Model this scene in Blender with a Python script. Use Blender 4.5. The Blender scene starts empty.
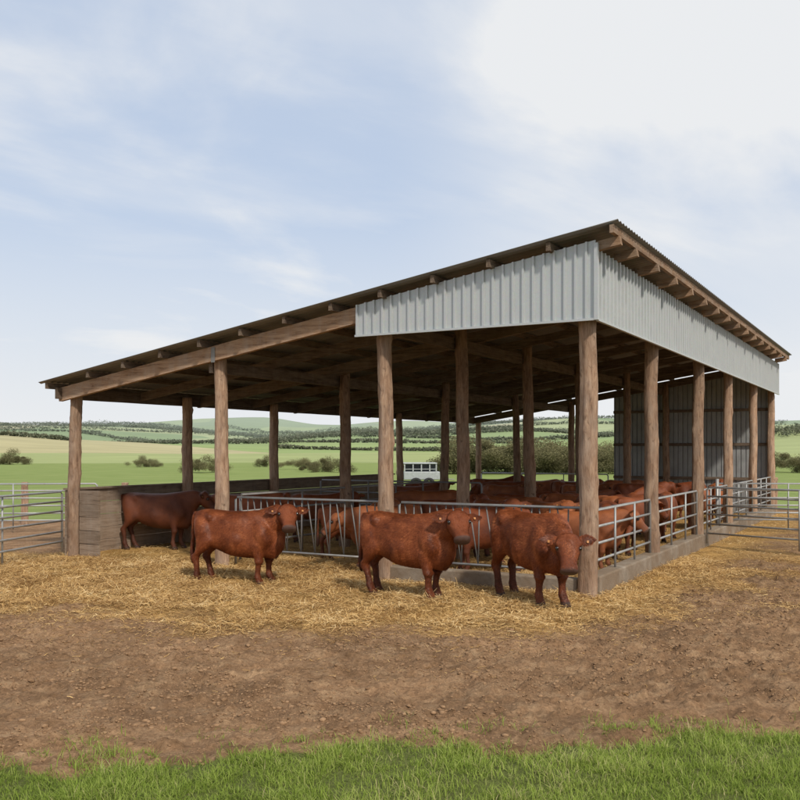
import bpy, math, random
import numpy as np
from mathutils import Vector, Matrix
random.seed(7); rng=np.random.default_rng(7)
scene=bpy.context.scene
COL=scene.collection

# ---------------------------------------------------------------- noise
def _hash(ix,iy,seed):
    n=(ix.astype(np.int64)*374761393+iy.astype(np.int64)*668265263+seed*2147483647)&0xffffffff
    n=((n^(n>>13))*1274126177)&0xffffffff
    n=(n^(n>>16))&0xffffffff
    return n/4294967295.0
def vnoise(x,y,seed=0):
    x=np.asarray(x,float);y=np.asarray(y,float)
    ix=np.floor(x);iy=np.floor(y);fx=x-ix;fy=y-iy
    fx=fx*fx*(3-2*fx);fy=fy*fy*(3-2*fy)
    a=_hash(ix,iy,seed);b=_hash(ix+1,iy,seed);c=_hash(ix,iy+1,seed);d=_hash(ix+1,iy+1,seed)
    return (a*(1-fx)+b*fx)*(1-fy)+(c*(1-fx)+d*fx)*fy
def fbm(x,y,o=4,seed=0):
    t=0;a=.5;s=0
    for i in range(o):
        t=t+a*vnoise(x*2**i+i*17.3,y*2**i-i*9.1,seed+i);s+=a;a*=.5
    return t/s
def sstep(a,b,x):
    t=np.clip((x-a)/(b-a),0,1);return t*t*(3-2*t)

# ---------------------------------------------------------------- frames
OX,OY=2.81,13.77
def W(s,r): return (OX-.873*s+.488*r, OY+.488*s+.873*r)
ANG=math.atan2(-.488,.873)
def to_sr(x,y):
    dx=x-OX;dy=y-OY
    return -.873*dx+.488*dy, .488*dx+.873*dy

# ---------------------------------------------------------------- ground functions
SBX=[-14,-9,-5.87,-4,-2.5,0,1.4,2.6,4.2,5.9,8,12]
SBY=[14.9,13.8,12.7,11.8,11.1,10.6,10.8,11.4,12.4,13.2,14.0,15.0]
GBX=[-8,-3,-1.5,-.4,.6,1.6,3,8]
GBY=[5.95,6.15,6.38,6.72,6.62,6.85,7.0,7.05]
def straw_mask(x,y):
    b=np.interp(x,SBX,SBY)
    n=(fbm(x*1.1,y*1.1,4,3)-.5)*2.8
    m=sstep(-.9,1.5,(y-b)+n)
    s,r=to_sr(x,y)
    out_left=sstep(11.2,12.2,s)*sstep(-1.0,.6,r)
    m=m*(1-out_left)
    out_right=sstep(.4,1.6,-s)*sstep(-1.0,.8,r)
    m=m*(1-out_right*(.34+.45*sstep(.40,.60,fbm(x*.8,y*.8,4,8))))
    m=m*(1-sstep(20.5,23,r))
    m=m*(1-sstep(8,12,-s))
    return m
def lawn_mask(x,y):
    b=np.interp(x,GBX,GBY)+(fbm(x*2.3,y*2.3,4,21)-.5)*.75
    return sstep(.12,-.12,y-b)
def field_mask(x,y):
    s,r=to_sr(x,y)
    d=y+ (fbm(x*.25,y*.25,3,31)-.5)*4
    f=sstep(27,29.5,d)
    f=f*(1-sstep(24.5,23,r)*(s>-9)*(s<12.5))
    return f
def gh(x,y):
    x=np.asarray(x,float);y=np.asarray(y,float)
    near=1-sstep(16,24,y)
    l=lawn_mask(x,y);st=straw_mask(x,y)
    rough=near*(1-l*.7)*(1-.6*st)
    rt=.72+.22*sstep(-1,4,x)
    h=rough*((fbm(x*1.1,y*2.4,3,41)-.5)*.12+rt*(fbm(x*5,y*7,3,42)-.5)*.075+rt*np.maximum(fbm(x*11,y*11,3,44)-.48,0)*.20)
    h=h+near*st*((fbm(x*1.6,y*1.6,3,43)-.3)*.10+(fbm(x*5,y*5,3,46)-.5)*.05)
    s,r=to_sr(x,y)
    ins=(s>-0.3)*(s<11)*(r>-.2)
    h=h*(1-.5*ins)
    D=np.sqrt(x*x+y*y)
    ridge=.35+1.25*fbm(x/420+3.3,y/520,2,51)
    hill=np.clip((D-230)/1500,0,1.2)**1.15*46*(.4+.65*ridge)
    hill=hill+sstep(260,650,D)*(fbm(x/250+5,y/330,2,57)-.5)*44
    hill=hill+sstep(60,200,D)*(fbm(x/90,y/110,2,52)-.55)*2.6
    return h+hill

# ---------------------------------------------------------------- object helpers
def new_obj(name,me,mat=None,parent=None,loc=(0,0,0),rot=(0,0,0),smooth=False):
    o=bpy.data.objects.new(name,me);COL.objects.link(o)
    if me is not None and mat is not None:
        me.materials.clear(); me.materials.append(mat)
    if me is not None and smooth:
        me.polygons.foreach_set('use_smooth',[True]*len(me.polygons))
    o.location=loc;o.rotation_euler=rot
    if parent is not None:o.parent=parent
    return o
def mesh(name,v,f):
    me=bpy.data.meshes.new(name);me.from_pydata([tuple(map(float,p)) for p in v],[],[tuple(map(int,q)) for q in f]);me.update();return me
def quads_mesh(name,V):
    me=bpy.data.meshes.new(name);n=len(V)//4
    me.vertices.add(len(V));me.vertices.foreach_set('co',np.asarray(V,np.float32).ravel())
    me.loops.add(n*4);me.loops.foreach_set('vertex_index',np.arange(n*4,dtype=np.int32))
    me.polygons.add(n);me.polygons.foreach_set('loop_start',np.arange(0,n*4,4,dtype=np.int32))
    me.update(calc_edges=True);return me
def empty(name,loc,rot=(0,0,0),**kw):
    o=bpy.data.objects.new(name,None);o.empty_display_size=.3;COL.objects.link(o);o.location=loc;o.rotation_euler=rot
    for k,v in kw.items():o[k]=v
    return o
def tag(o,label,cat,group=None):
    o["label"]=label;o["category"]=cat
    if group:o["group"]=group
def box_m(name,x0,x1,y0,y1,z0,z1):
    v=[(x0,y0,z0),(x1,y0,z0),(x1,y1,z0),(x0,y1,z0),(x0,y0,z1),(x1,y0,z1),(x1,y1,z1),(x0,y1,z1)]
    f=[(0,3,2,1),(4,5,6,7),(0,1,5,4),(1,2,6,5),(2,3,7,6),(3,0,4,7)]
    return mesh(name,v,f)
def beam_m(name,p,q,w,d,up=(0,0,1)):
    p=Vector(p);q=Vector(q);t=(q-p).normalized();up=Vector(up);sd=t.cross(up).normalized();u=sd.cross(t)
    v=[];n=max(2,int((q-p).length/0.6))
    for i in range(n+1):
        c=p.lerp(q,i/n);jw=w*(1+random.uniform(-.03,.03));jd=d*(1+random.uniform(-.02,.02))
        for a,b in((-1,-1),(1,-1),(1,1),(-1,1)):
            v.append(c+sd*(a*jw/2)+u*(b*jd/2))
    f=[(0,1,2,3)]
    for i in range(n):
        for k in range(4):
            a=i*4+k;b=i*4+(k+1)%4;f.append((a,a+4,b+4,b))
    f.append((n*4+3,n*4+2,n*4+1,n*4))
    return mesh(name,v,f)
def tube_m(name,pts,r,n=10):
    pts=[Vector(p) for p in pts];v=[];f=[]
    for i,p in enumerate(pts):
        if i==0:t=pts[1]-pts[0]
        elif i==len(pts)-1:t=pts[-1]-pts[-2]
        else:t=(pts[i+1]-pts[i]).normalized()+(pts[i]-pts[i-1]).normalized()
        t.normalize();a=Vector((0,0,1)) if abs(t.z)<.9 else Vector((1,0,0))
        s=t.cross(a).normalized();u=s.cross(t)
        for k in range(n):
            th=2*math.pi*k/n;v.append(p+s*(math.cos(th)*r)+u*(math.sin(th)*r))
    for i in range(len(pts)-1):
        for k in range(n):
            a=i*n+k;b=i*n+(k+1)%n;f.append((a,b,b+n,a+n))
    f.append(tuple(range(n-1,-1,-1)));f.append(tuple((len(pts)-1)*n+k for k in range(n)))
    return mesh(name,v,f)
def log_m(name,h,r,seed=0,n=28,z0=-.3):
    R=random.Random(seed);v=[];f=[];m=64
    bx,by=R.uniform(-.045,.045),R.uniform(-.045,.045);ph=R.uniform(0,9)
    knots=[(R.uniform(.3,h),R.uniform(0,6.28),R.uniform(.015,.035)) for _ in range(11)]
    for i in range(m+1):
        z=z0+(h-z0)*i/m;t=(z-z0)/(h-z0)
        cx=bx*math.sin(t*3.1+ph)*.9+.008*math.sin(t*17+ph);cy=by*math.sin(t*2.3+ph)
        for k in range(n):
            th=2*math.pi*k/n
            rr=r*(1.08-.16*t)*(1+.045*math.sin(3*th+ph+t*2)+.03*math.sin(5*th+ph*2-t*5)+.02*math.sin(9*th+t*7)+R.uniform(-.028,.028))
            for kz,ka,kh in knots:
                da=math.atan2(math.sin(th-ka),math.cos(th-ka));rr+=kh*math.exp(-((z-kz)/.07)**2-(da/.35)**2)
            v.append((cx+rr*math.cos(th),cy+rr*math.sin(th),z))
    for i in range(m):
        for k in range(n):
            a=i*n+k;b=i*n+(k+1)%n;f.append((a,b,b+n,a+n))
    f.append(tuple(range(n-1,-1,-1)));f.append(tuple(m*n+k for k in range(n)))
    return mesh(name,v,f)

# ---------------------------------------------------------------- materials
class NT:
    def __init__(s,name):
        s.m=bpy.data.materials.new(name);s.m.use_nodes=True;s.t=s.m.node_tree;s.t.nodes.clear()
        s.out=s.n('ShaderNodeOutputMaterial');s.b=s.n('ShaderNodeBsdfPrincipled');s.l(s.b.outputs[0],s.out.inputs[0])
    def n(s,k):return s.t.nodes.new(k)
    def l(s,a,b):s.t.links.new(a,b)
    def coord(s,scale=(1,1,1),kind='Object',rot=(0,0,0)):
        c=s.n('ShaderNodeTexCoord');m=s.n('ShaderNodeMapping');m.inputs['Scale'].default_value=scale;m.inputs['Rotation'].default_value=rot
        s.l(c.outputs[kind],m.inputs[0]);return m.outputs[0]
    def wpos(s,scale=(1,1,1),rot=(0,0,0)):
        c=s.n('ShaderNodeNewGeometry');m=s.n('ShaderNodeMapping');m.inputs['Scale'].default_value=scale;m.inputs['Rotation'].default_value=rot
        s.l(c.outputs['Position'],m.inputs[0]);return m.outputs[0]
    def noise(s,v,sc,det=4,rough=.6,dist=0):
        k=s.n('ShaderNodeTexNoise');k.inputs['Scale'].default_value=sc;k.inputs['Detail'].default_value=det;k.inputs['Roughness'].default_value=rough;k.inputs['Distortion'].default_value=dist
        s.l(v,k.inputs['Vector']);return k.outputs['Fac']
    def ramp(s,v,stops):
        k=s.n('ShaderNodeValToRGB');e=k.color_ramp.elements
        while len(e)<len(stops):e.new(.5)
        for i,(p,c) in enumerate(stops):
            e[i].position=p;e[i].color=(c,c,c,1) if isinstance(c,(int,float)) else (*c,1)
        s.l(v,k.inputs[0]);return k.outputs[0]
    def mix(s,f,a,b,mode='MIX'):
        k=s.n('ShaderNodeMix');k.data_type='RGBA';k.blend_type=mode
        for val,idx in((f,0),(a,6),(b,7)):
            if hasattr(val,'is_linked'):s.l(val,k.inputs[idx])
            elif isinstance(val,(int,float)):
                k.inputs[idx].default_value=val if idx==0 else (val,val,val,1)
            else:k.inputs[idx].default_value=(*val,1)
        return k.outputs[2]
    def math(s,op,a,b=None):
        k=s.n('ShaderNodeMath');k.operation=op
        for i,val in enumerate((a,b)):
            if val is None:continue
            if isinstance(val,(int,float)):k.inputs[i].default_value=val
            else:s.l(val,k.inputs[i])
        return k.outputs[0]
    def bump(s,h,st,dist=.02,prev=None):
        k=s.n('ShaderNodeBump');k.inputs['Strength'].default_value=st;k.inputs['Distance'].default_value=dist;s.l(h,k.inputs['Height'])
        if prev is not None:s.l(prev,k.inputs['Normal'])
        return k.outputs[0]
    def fin(s,col=None,rough=.8,metal=0,normal=None,spec=.3):
        if col is not None:
            if isinstance(col,tuple):s.b.inputs['Base Color'].default_value=(*col,1)
            else:s.l(col,s.b.inputs['Base Color'])
        if isinstance(rough,(int,float)):s.b.inputs['Roughness'].default_value=rough
        else:s.l(rough,s.b.inputs['Roughness'])
        s.b.inputs['Metallic'].default_value=metal;s.b.inputs['Specular IOR Level'].default_value=spec
        if normal is not None:s.l(normal,s.b.inputs['Normal'])
        return s.m
    def attr(s,name):
        k=s.n('ShaderNodeAttribute');k.attribute_name=name;return k

def wood_mat(name,dark,light,stretch=(14,14,1.2),grey=(.36,.31,.26),gf=.35,bs=.9,knots=False):
    m=NT(name);c=m.coord(stretch);n1=m.noise(c,1.6,8,.72,.6);c2=m.coord((2.5,2.5,1.1));n2=m.noise(c2,2.0,5,.65)
    oi=m.n('ShaderNodeObjectInfo')
    base=m.ramp(n1,[(.3,tuple(.35*x for x in dark)),(.43,dark),(.66,light)])
    g=m.ramp(n2,[(.42,0.0),(.66,gf)])
    col=m.mix(g,base,grey)
    if knots:
        kn=m.noise(m.coord((5,5,3)),1.6,4,.6,.5);col=m.mix(m.ramp(kn,[(.60,0.0),(.72,.75)]),col,tuple(.3*x for x in dark))
        bk=m.noise(m.coord((3,3,.7),rot=(.2,.1,0)),1.3,4,.6);col=m.mix(m.ramp(bk,[(.52,0.0),(.60,.4)]),col,tuple(.68*x for x in dark))
    vr=m.math('MULTIPLY_ADD',oi.outputs['Random'],.35);vr.node.inputs[2].default_value=.82
    k=m.mix(1.0,col,(1,1,1),'MULTIPLY');m.l(vr,k.node.inputs[7])
    c3=m.coord(tuple(q*3 if q>5 else q for q in stretch));n3=m.noise(c3,1.5,5,.7)
    nb=m.bump(n1,bs,.025);nb=m.bump(n3,bs*.8,.012,nb)
    return m.fin(k,.88,0,nb,.2)
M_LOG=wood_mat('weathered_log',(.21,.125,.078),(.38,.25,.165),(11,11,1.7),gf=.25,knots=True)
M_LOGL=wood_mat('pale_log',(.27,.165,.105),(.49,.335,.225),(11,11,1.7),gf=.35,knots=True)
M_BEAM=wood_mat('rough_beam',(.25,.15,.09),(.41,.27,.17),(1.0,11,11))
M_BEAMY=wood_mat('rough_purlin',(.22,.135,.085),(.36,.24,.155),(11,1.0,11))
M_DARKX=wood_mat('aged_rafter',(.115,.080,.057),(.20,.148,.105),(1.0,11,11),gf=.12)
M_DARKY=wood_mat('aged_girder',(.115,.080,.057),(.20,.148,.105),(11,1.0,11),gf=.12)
M_PLANK=wood_mat('brown_board',(.19,.138,.098),(.27,.205,.15),(1.0,1.0,11),(.30,.26,.22),.3,.35)

def metal_mat(name,base,metal,rough,blot=.15,dirt=0.0):
    m=NT(name);c=m.coord((1,1,1));n=m.noise(c,3,5,.6);v=m.n('ShaderNodeTexVoronoi');v.inputs['Scale'].default_value=40;m.l(c,v.inputs['Vector'])
    cs=m.coord((4,4,.35));ns=m.noise(cs,2.5,5,.65)
    a=tuple(x*(1-blot) for x in base);b=tuple(min(1,x*(1+blot)) for x in base)
    col=m.ramp(n,[(.3,a),(.7,b)])
    sp=m.mix(.06,col,v.outputs['Color'],'SOFT_LIGHT')
    if dirt>0:
        d=m.ramp(ns,[(.52,0.0),(.75,dirt)])
        sp=m.mix(d,sp,(.16,.12,.09))
    r=m.ramp(n,[(.3,rough-.08),(.7,rough+.1)])
    return m.fin(sp,r,metal,m.bump(n,.03,.01),.5)
M_CLAD=metal_mat('galvanised_cladding',(.46,.48,.48),.25,.45,.025,.07)
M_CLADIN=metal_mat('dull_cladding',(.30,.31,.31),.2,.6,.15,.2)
M_ROOF=metal_mat('roof_sheet',(.22,.215,.21),.3,.6,.15,.3)
M_TUBE=metal_mat('galvanised_tube',(.35,.355,.35),.4,.48,.15,.35)
M_TUBEM=metal_mat('worn_tube',(.24,.24,.235),.4,.5,.2,.4)
M_TUBEK=metal_mat('dark_tube',(.155,.15,.145),.35,.55,.2,.4)
M_TUBED=metal_mat('dirty_tube',(.22,.21,.20),.4,.55,.2,.55)
def conc():
    m=NT('concrete');c=m.coord();n=m.noise(c,6,8,.7);n2=m.noise(c,1.4,5,.65)
    col=m.ramp(n,[(.3,(.20,.17,.135)),(.7,(.36,.31,.25))]);d=m.ramp(n2,[(.34,0.1),(.58,.85)])
    return m.fin(m.mix(d,col,(.19,.135,.088)),.9,0,m.bump(n,.7,.03),.2)
M_CONC=conc()

def ground_mat():
    m=NT('farm_ground');P=m.wpos()
    a=m.attr('zone');sep=m.n('ShaderNodeSeparateColor');m.l(a.outputs['Color'],sep.inputs[0])
    n_l=m.noise(P,.55,5,.65);n_m=m.noise(P,3.2,8,.7);n_f=m.noise(P,26,8,.78);n_g=m.noise(m.wpos((1,2.2,1)),1.6,6,.65)
    sx=m.n('ShaderNodeSeparateXYZ');m.l(P,sx.inputs[0])
    dirt=m.ramp(n_m,[(.25,(.175,.098,.049)),(.48,(.300,.180,.098)),(.68,(.42,.275,.158))])
    big=m.ramp(n_l,[(.35,.74),(.65,1.15)])
    dirt=m.mix(1.0,dirt,big,'MULTIPLY')
    fine=m.ramp(n_f,[(.3,.45),(.52,1.0),(.72,1.5)]);dirt=m.mix(.95,dirt,fine,'MULTIPLY')
    darkp=m.ramp(n_g,[(.52,0.0),(.66,.45)]);dirt=m.mix(darkp,dirt,(.135,.078,.043))
    rd=m.ramp(m.math('MULTIPLY',sx.outputs[0],.12),[(.0,1.0),(.7,.90)]);dirt=m.mix(1.0,dirt,rd,'MULTIPLY')
    sn=m.noise(m.wpos((14,50,14),(0,0,.5)),3,6,.75,1.2);sn2=m.noise(m.wpos((50,14,14),(0,0,.3)),3,6,.75,1.2)
    sm=m.math('MAXIMUM',sn,sn2)
    straw=m.ramp(sm,[(.42,(.24,.13,.045)),(.55,(.49,.30,.105)),(.72,(.68,.45,.18))])
    st2=m.ramp(m.noise(P,1.3,5,.65),[(.35,.6),(.62,1.1)])
    straw=m.mix(1.0,straw,st2,'MULTIPLY')
    f_st=m.ramp(m.math('ADD',sep.outputs[0],m.math('MULTIPLY',m.math('SUBTRACT',n_f,.5),1.3)),[(.25,0.0),(.95,1.0)])
    col=m.mix(f_st,dirt,straw)
    lawn=m.ramp(n_f,[(.3,(.08,.09,.028)),(.7,(.19,.22,.065))])
    f_l=m.ramp(m.math('ADD',sep.outputs[1],m.math('MULTIPLY',m.math('SUBTRACT',n_f,.5),.6)),[(.4,0.0),(.65,1.0)])
    col=m.mix(f_l,col,lawn)
    vo=m.n('ShaderNodeTexVoronoi');vo.inputs['Scale'].default_value=1;m.l(m.wpos((1/200,1/230,0),(0,0,.35)),vo.inputs['Vector'])
    sc=m.n('ShaderNodeSeparateColor');m.l(vo.outputs['Color'],sc.inputs[0])
    far=m.ramp(sc.outputs[0],[(.0,(.21,.28,.10)),(.2,(.31,.35,.15)),(.45,(.41,.37,.20)),(.6,(.17,.24,.085)),(.75,(.25,.32,.11)),(1,(.36,.32,.20))])
    far.node.color_ramp.interpolation='CONSTANT'
    fn=m.ramp(m.noise(m.wpos((.02,.05,.02)),1.1,6,.6),[(.3,.85),(.7,1.12)]);far=m.mix(1.0,far,fn,'MULTIPLY')
    nearf=m.ramp(m.noise(m.wpos((.2,.5,.2)),1.1,8,.7),[(.3,(.165,.225,.06)),(.7,(.26,.305,.105))])
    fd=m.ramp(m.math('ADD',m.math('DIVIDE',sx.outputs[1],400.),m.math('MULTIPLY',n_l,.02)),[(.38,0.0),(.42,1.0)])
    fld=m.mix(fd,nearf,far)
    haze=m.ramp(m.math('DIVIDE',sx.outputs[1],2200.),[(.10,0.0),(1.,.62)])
    fld=m.mix(haze,fld,(.37,.41,.39))  # aerial haze painted into the field colour, paler with distance
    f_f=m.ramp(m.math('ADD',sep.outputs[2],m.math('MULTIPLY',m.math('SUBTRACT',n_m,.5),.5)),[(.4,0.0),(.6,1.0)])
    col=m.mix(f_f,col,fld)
    nb=m.bump(n_m,.8,.05);nb=m.bump(n_f,.9,.03,nb)
    return m.fin(col,.95,0,nb,.1)
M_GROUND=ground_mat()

def cow_mat(name,dark,mid,light):
    m=NT(name);a=m.attr('coat');sep=m.n('ShaderNodeSeparateColor');m.l(a.outputs['Color'],sep.inputs[0])
    c=m.coord((1,1,1));n=m.noise(c,3.2,4,.55,.3);h=m.noise(m.coord((22,60,60)),2.2,6,.75,.8);n3=m.noise(c,1.7,3,.5)
    col=m.ramp(n,[(.28,dark),(.5,mid),(.74,light)])
    hh=m.ramp(h,[(.3,.62),(.55,1.0),(.75,1.4)]);col=m.mix(.9,col,hh,'MULTIPLY')
    ll=m.ramp(n3,[(.35,.85),(.65,1.12)]);col=m.mix(1.,col,ll,'MULTIPLY')
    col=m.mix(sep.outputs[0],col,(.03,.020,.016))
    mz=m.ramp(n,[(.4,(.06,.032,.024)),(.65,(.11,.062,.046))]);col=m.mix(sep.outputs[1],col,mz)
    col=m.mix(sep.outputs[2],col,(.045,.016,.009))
    nb=m.bump(h,.7,.014)
    return m.fin(col,.5,0,nb,.32)
M_COW=cow_mat('red_coat',(.120,.028,.010),(.190,.047,.015),(.28,.078,.026))
M_COWB=cow_mat('light_red_coat',(.20,.058,.020),(.30,.092,.030),(.42,.14,.050))
M_COWM=cow_mat('middle_red_coat',(.14,.036,.013),(.22,.060,.020),(.31,.092,.032))
M_COWD=cow_mat('dark_red_coat',(.080,.021,.009),(.125,.034,.013),(.18,.052,.020))
def plain(name,col,rough=.6,metal=0,spec=.4):
    m=NT(name);n=m.noise(m.coord(),8,4,.6);return m.fin(m.ramp(n,[(.3,tuple(x*.8 for x in col)),(.7,tuple(min(1,x*1.1) for x in col))]),rough,metal,None,spec)
M_EYE=plain('eye_dark',(.012,.008,.006),.12,0,.8)
M_TAG=plain('ear_tag_orange',(.42,.17,.04),.5)
M_WHITE=plain('grey_white_paint',(.36,.38,.39),.4)
M_BLACK=plain('black_rubber',(.02,.02,.02),.8)
M_GLASS=plain('dark_glass',(.04,.05,.06),.15,0,.8)

def strand_mat(name,stops,trans=0.0,rough=.7,haze=None):
    m=NT(name);a=m.attr('rnd');col=m.ramp(a.outputs['Fac'],stops)
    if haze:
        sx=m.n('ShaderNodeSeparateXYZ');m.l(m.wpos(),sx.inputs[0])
        col=m.mix(m.ramp(m.math('DIVIDE',sx.outputs[1],2200.),[(.10,.05),(.9,.72)]),col,haze)  # air haze mixed into the foliage base colour, stronger farther off
    m.fin(col,rough,0,None,.2)
    if trans>0:
        t=m.n('ShaderNodeBsdfTranslucent');m.l(col,t.inputs[0]);mx=m.n('ShaderNodeMixShader');mx.inputs[0].default_value=trans
        m.l(m.b.outputs[0],mx.inputs[1]);m.l(t.outputs[0],mx.inputs[2]);m.l(mx.outputs[0],m.out.inputs[0])
    return m.m
M_STRAW=strand_mat('straw',[(0,(.24,.13,.048)),(.3,(.48,.29,.11)),(.65,(.67,.45,.19)),(1,(.80,.61,.33))],.15)
M_GRASS=strand_mat('grass',[(0,(.13,.185,.03)),(.5,(.28,.37,.06)),(.85,(.40,.47,.12)),(1,(.53,.47,.23))],.45)
M_FUR=strand_mat('coat_hair',[(0,(.055,.014,.006)),(.35,(.145,.036,.012)),(.7,(.27,.076,.026)),(1,(.43,.145,.055))],.12,.42)
def clod_mat():
    m=NT('soil_clod');n=m.noise(m.wpos(),9,6,.7);return m.fin(m.ramp(n,[(.3,(.145,.082,.043)),(.7,(.37,.235,.135))]),.95,0,m.bump(n,.6,.02),.1)
M_CLOD=clod_mat()
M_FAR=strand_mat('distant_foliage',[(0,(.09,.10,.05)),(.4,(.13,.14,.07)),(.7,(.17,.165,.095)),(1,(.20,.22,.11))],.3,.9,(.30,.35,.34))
M_HEDGE=strand_mat('hedge_foliage',[(0,(.08,.078,.035)),(.4,(.155,.145,.07)),(.7,(.22,.20,.10)),(1,(.25,.26,.12))],.3,.9)

# ---------------------------------------------------------------- ground mesh
def grow(a,b,step,g):
    out=[];x=a
    while x<b:
        step*=g;x+=step;out.append(x)
    return out
xs=list(np.arange(-9.5,9.5001,.035));gr=grow(9.5,5200,.06,1.08);xs=[-q for q in gr[::-1]]+xs+gr
ys=list(np.arange(3.6,12.,.025))+list(np.arange(12,20,.06))+[20];gy=grow(20,5200,.08,1.035);ys=[-40,-15,-5,0,1.5,2.8]+ys+gy
xs=np.array(xs);ys=np.array(ys);X,Y=np.meshgrid(xs,ys);Z=gh(X,Y)
nx,ny=len(xs),len(ys)
me=bpy.data.meshes.new('ground')
co=np.stack([X.ravel(),Y.ravel(),Z.ravel()],1).astype(np.float32)
idx=np.arange(nx*ny).reshape(ny,nx);q=np.stack([idx[:-1,:-1],idx[:-1,1:],idx[1:,1:],idx[1:,:-1]],-1).reshape(-1,4)
me.vertices.add(len(co));me.vertices.foreach_set('co',co.ravel());me.loops.add(q.size);me.loops.foreach_set('vertex_index',q.ravel().astype(np.int32))
me.polygons.add(len(q));me.polygons.foreach_set('loop_start',np.arange(0,q.size,4,dtype=np.int32));me.update(calc_edges=True)
ca=me.color_attributes.new('zone','FLOAT_COLOR','POINT')
zc=np.stack([straw_mask(X,Y).ravel(),lawn_mask(X,Y).ravel(),field_mask(X,Y).ravel(),np.ones(nx*ny)],1).astype(np.float32)
ca.data.foreach_set('color',zc.ravel())
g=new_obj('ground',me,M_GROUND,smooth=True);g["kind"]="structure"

# ---------------------------------------------------------------- strands
def strands(name,x,y,z,L,w,ang,tilt,bend,mat,rnd,kind='stuff',upright=False):
    n=len(x);d=np.stack([np.cos(ang)*np.cos(tilt),np.sin(ang)*np.cos(tilt),np.sin(tilt)],1)
    if upright: side=np.stack([np.cos(ang+1.57),np.sin(ang+1.57),np.zeros(n)],1)
    else: side=np.stack([-np.sin(ang),np.cos(ang),rng.uniform(-.6,.6,n)],1)
    p0=np.stack([x,y,z],1);p1=p0+d*(L*.5)[:,None]
    if upright:
        d2=d.copy();d2[:,0]+=np.cos(ang)*bend;d2[:,1]+=np.sin(ang)*bend;d2[:,2]-=bend*.5
    else:
        d2=d+np.stack([rng.uniform(-.35,.35,n),rng.uniform(-.35,.35,n),-np.abs(bend)],1)
    d2/=np.linalg.norm(d2,axis=1)[:,None]
    p2=p1+d2*(L*.5)[:,None];sw=side*(w*.5)[:,None]
    e=.15 if upright else .9
    V=np.stack([p0-sw,p0+sw,p1+sw*.9,p1-sw*.9, p1-sw*.9,p1+sw*.9,p2+sw*e,p2-sw*e],1).reshape(-1,3)
    me=quads_mesh(name,V);at=me.attributes.new('rnd','FLOAT','POINT');at.data.foreach_set('value',np.repeat(rnd,8).astype(np.float32))
    o=new_obj(name,me,mat);o["kind"]=kind;return o
def scatter(n,x0,x1,y0,y1,fn):
    x=rng.uniform(x0,x1,n);y=rng.uniform(y0,y1,n);k=rng.uniform(0,1,n)<fn(x,y);return x[k],y[k]
x,y=scatter(500000,-10,9.5,9.2,18.5,lambda x,y:np.clip(straw_mask(x,y),0,1)**1.5*(.35+.65*sstep(.35,.55,fbm(x*1.7,y*1.7,3,3))))
x2,y2=scatter(90000,-9,9,8.0,15,lambda x,y:.02+.45*sstep(2.2,0,np.interp(x,SBX,SBY)-y)*sstep(.40,.62,fbm(x*2,y*2,3,77)))
xi,yi=scatter(70000,-9,14,17.5,32,lambda x,y:straw_mask(x,y)*.8)
x=np.concatenate([x,x2,xi]);y=np.concatenate([y,y2,yi]);n=len(x)
cl=fbm(x*2.2,y*2.2,3,91);thin=1-np.clip(straw_mask(x,y),0,1)
strands('loose_straw',x,y,gh(x,y)+rng.uniform(0,.035,n)*(1-.7*thin)+.03*cl*(1-thin),rng.uniform(.04,.14,n)*(1-.35*thin),rng.uniform(.0035,.008,n),rng.uniform(0,6.28,n),rng.normal(0,.30,n)*(1-.6*thin),rng.uniform(0,.3,n),M_STRAW,np.clip(rng.normal(.05,.26,n)+cl*.85-thin*.30,0,1))
def gd(x,y):return np.clip(lawn_mask(x,y),0,1)*(.30+.70*sstep(.35,.6,fbm(x*3,y*3,3,61)))
x,y=scatter(180000,-4.6,4.6,4.3,7.6,gd)
xe,ye=scatter(60000,-5,5,5.9,8.0,lambda x,y:sstep(.9,0,y-np.interp(x,GBX,GBY))*sstep(.53,.63,fbm(x*5,y*5,3,62)))
x=np.concatenate([x,xe]);y=np.concatenate([y,ye]);n=len(x);cl=fbm(x*4,y*4,3,63);cb_=fbm(x*1.2,y*1.2,3,64)
strands('grass_blades',x,y,gh(x,y)-.01,rng.uniform(.04,.12,n)*(.35+1.2*cl),rng.uniform(.003,.0065,n),rng.uniform(0,6.28,n),rng.uniform(.7,1.5,n),rng.uniform(.2,1.2,n),M_GRASS,np.clip(rng.normal(.10,.22,n)+cl*.35+cb_*.5,0,1),upright=True)
def blob_template(seed):
    import bmesh
    bm=bmesh.new();bmesh.ops.create_icosphere(bm,subdivisions=1,radius=1);R=random.Random(seed)
    v=np.array([p.co[:] for p in bm.verts]);f=np.array([[q.index for q in p.verts] for p in bm.faces]);bm.free()
    v=v*(1+np.array([R.uniform(-.35,.35) for _ in v]))[:,None];return v,f
T=[blob_template(i) for i in range(6)]
x,y=scatter(140000,-7,8,6.1,14.5,lambda x,y:(1-straw_mask(x,y))*(1-lawn_mask(x,y))*(.12+.75*sstep(.43,.62,fbm(x*1.1,y*1.7,3,71))))
zz=gh(x,y);VV=[];FF=[];off=0
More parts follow.
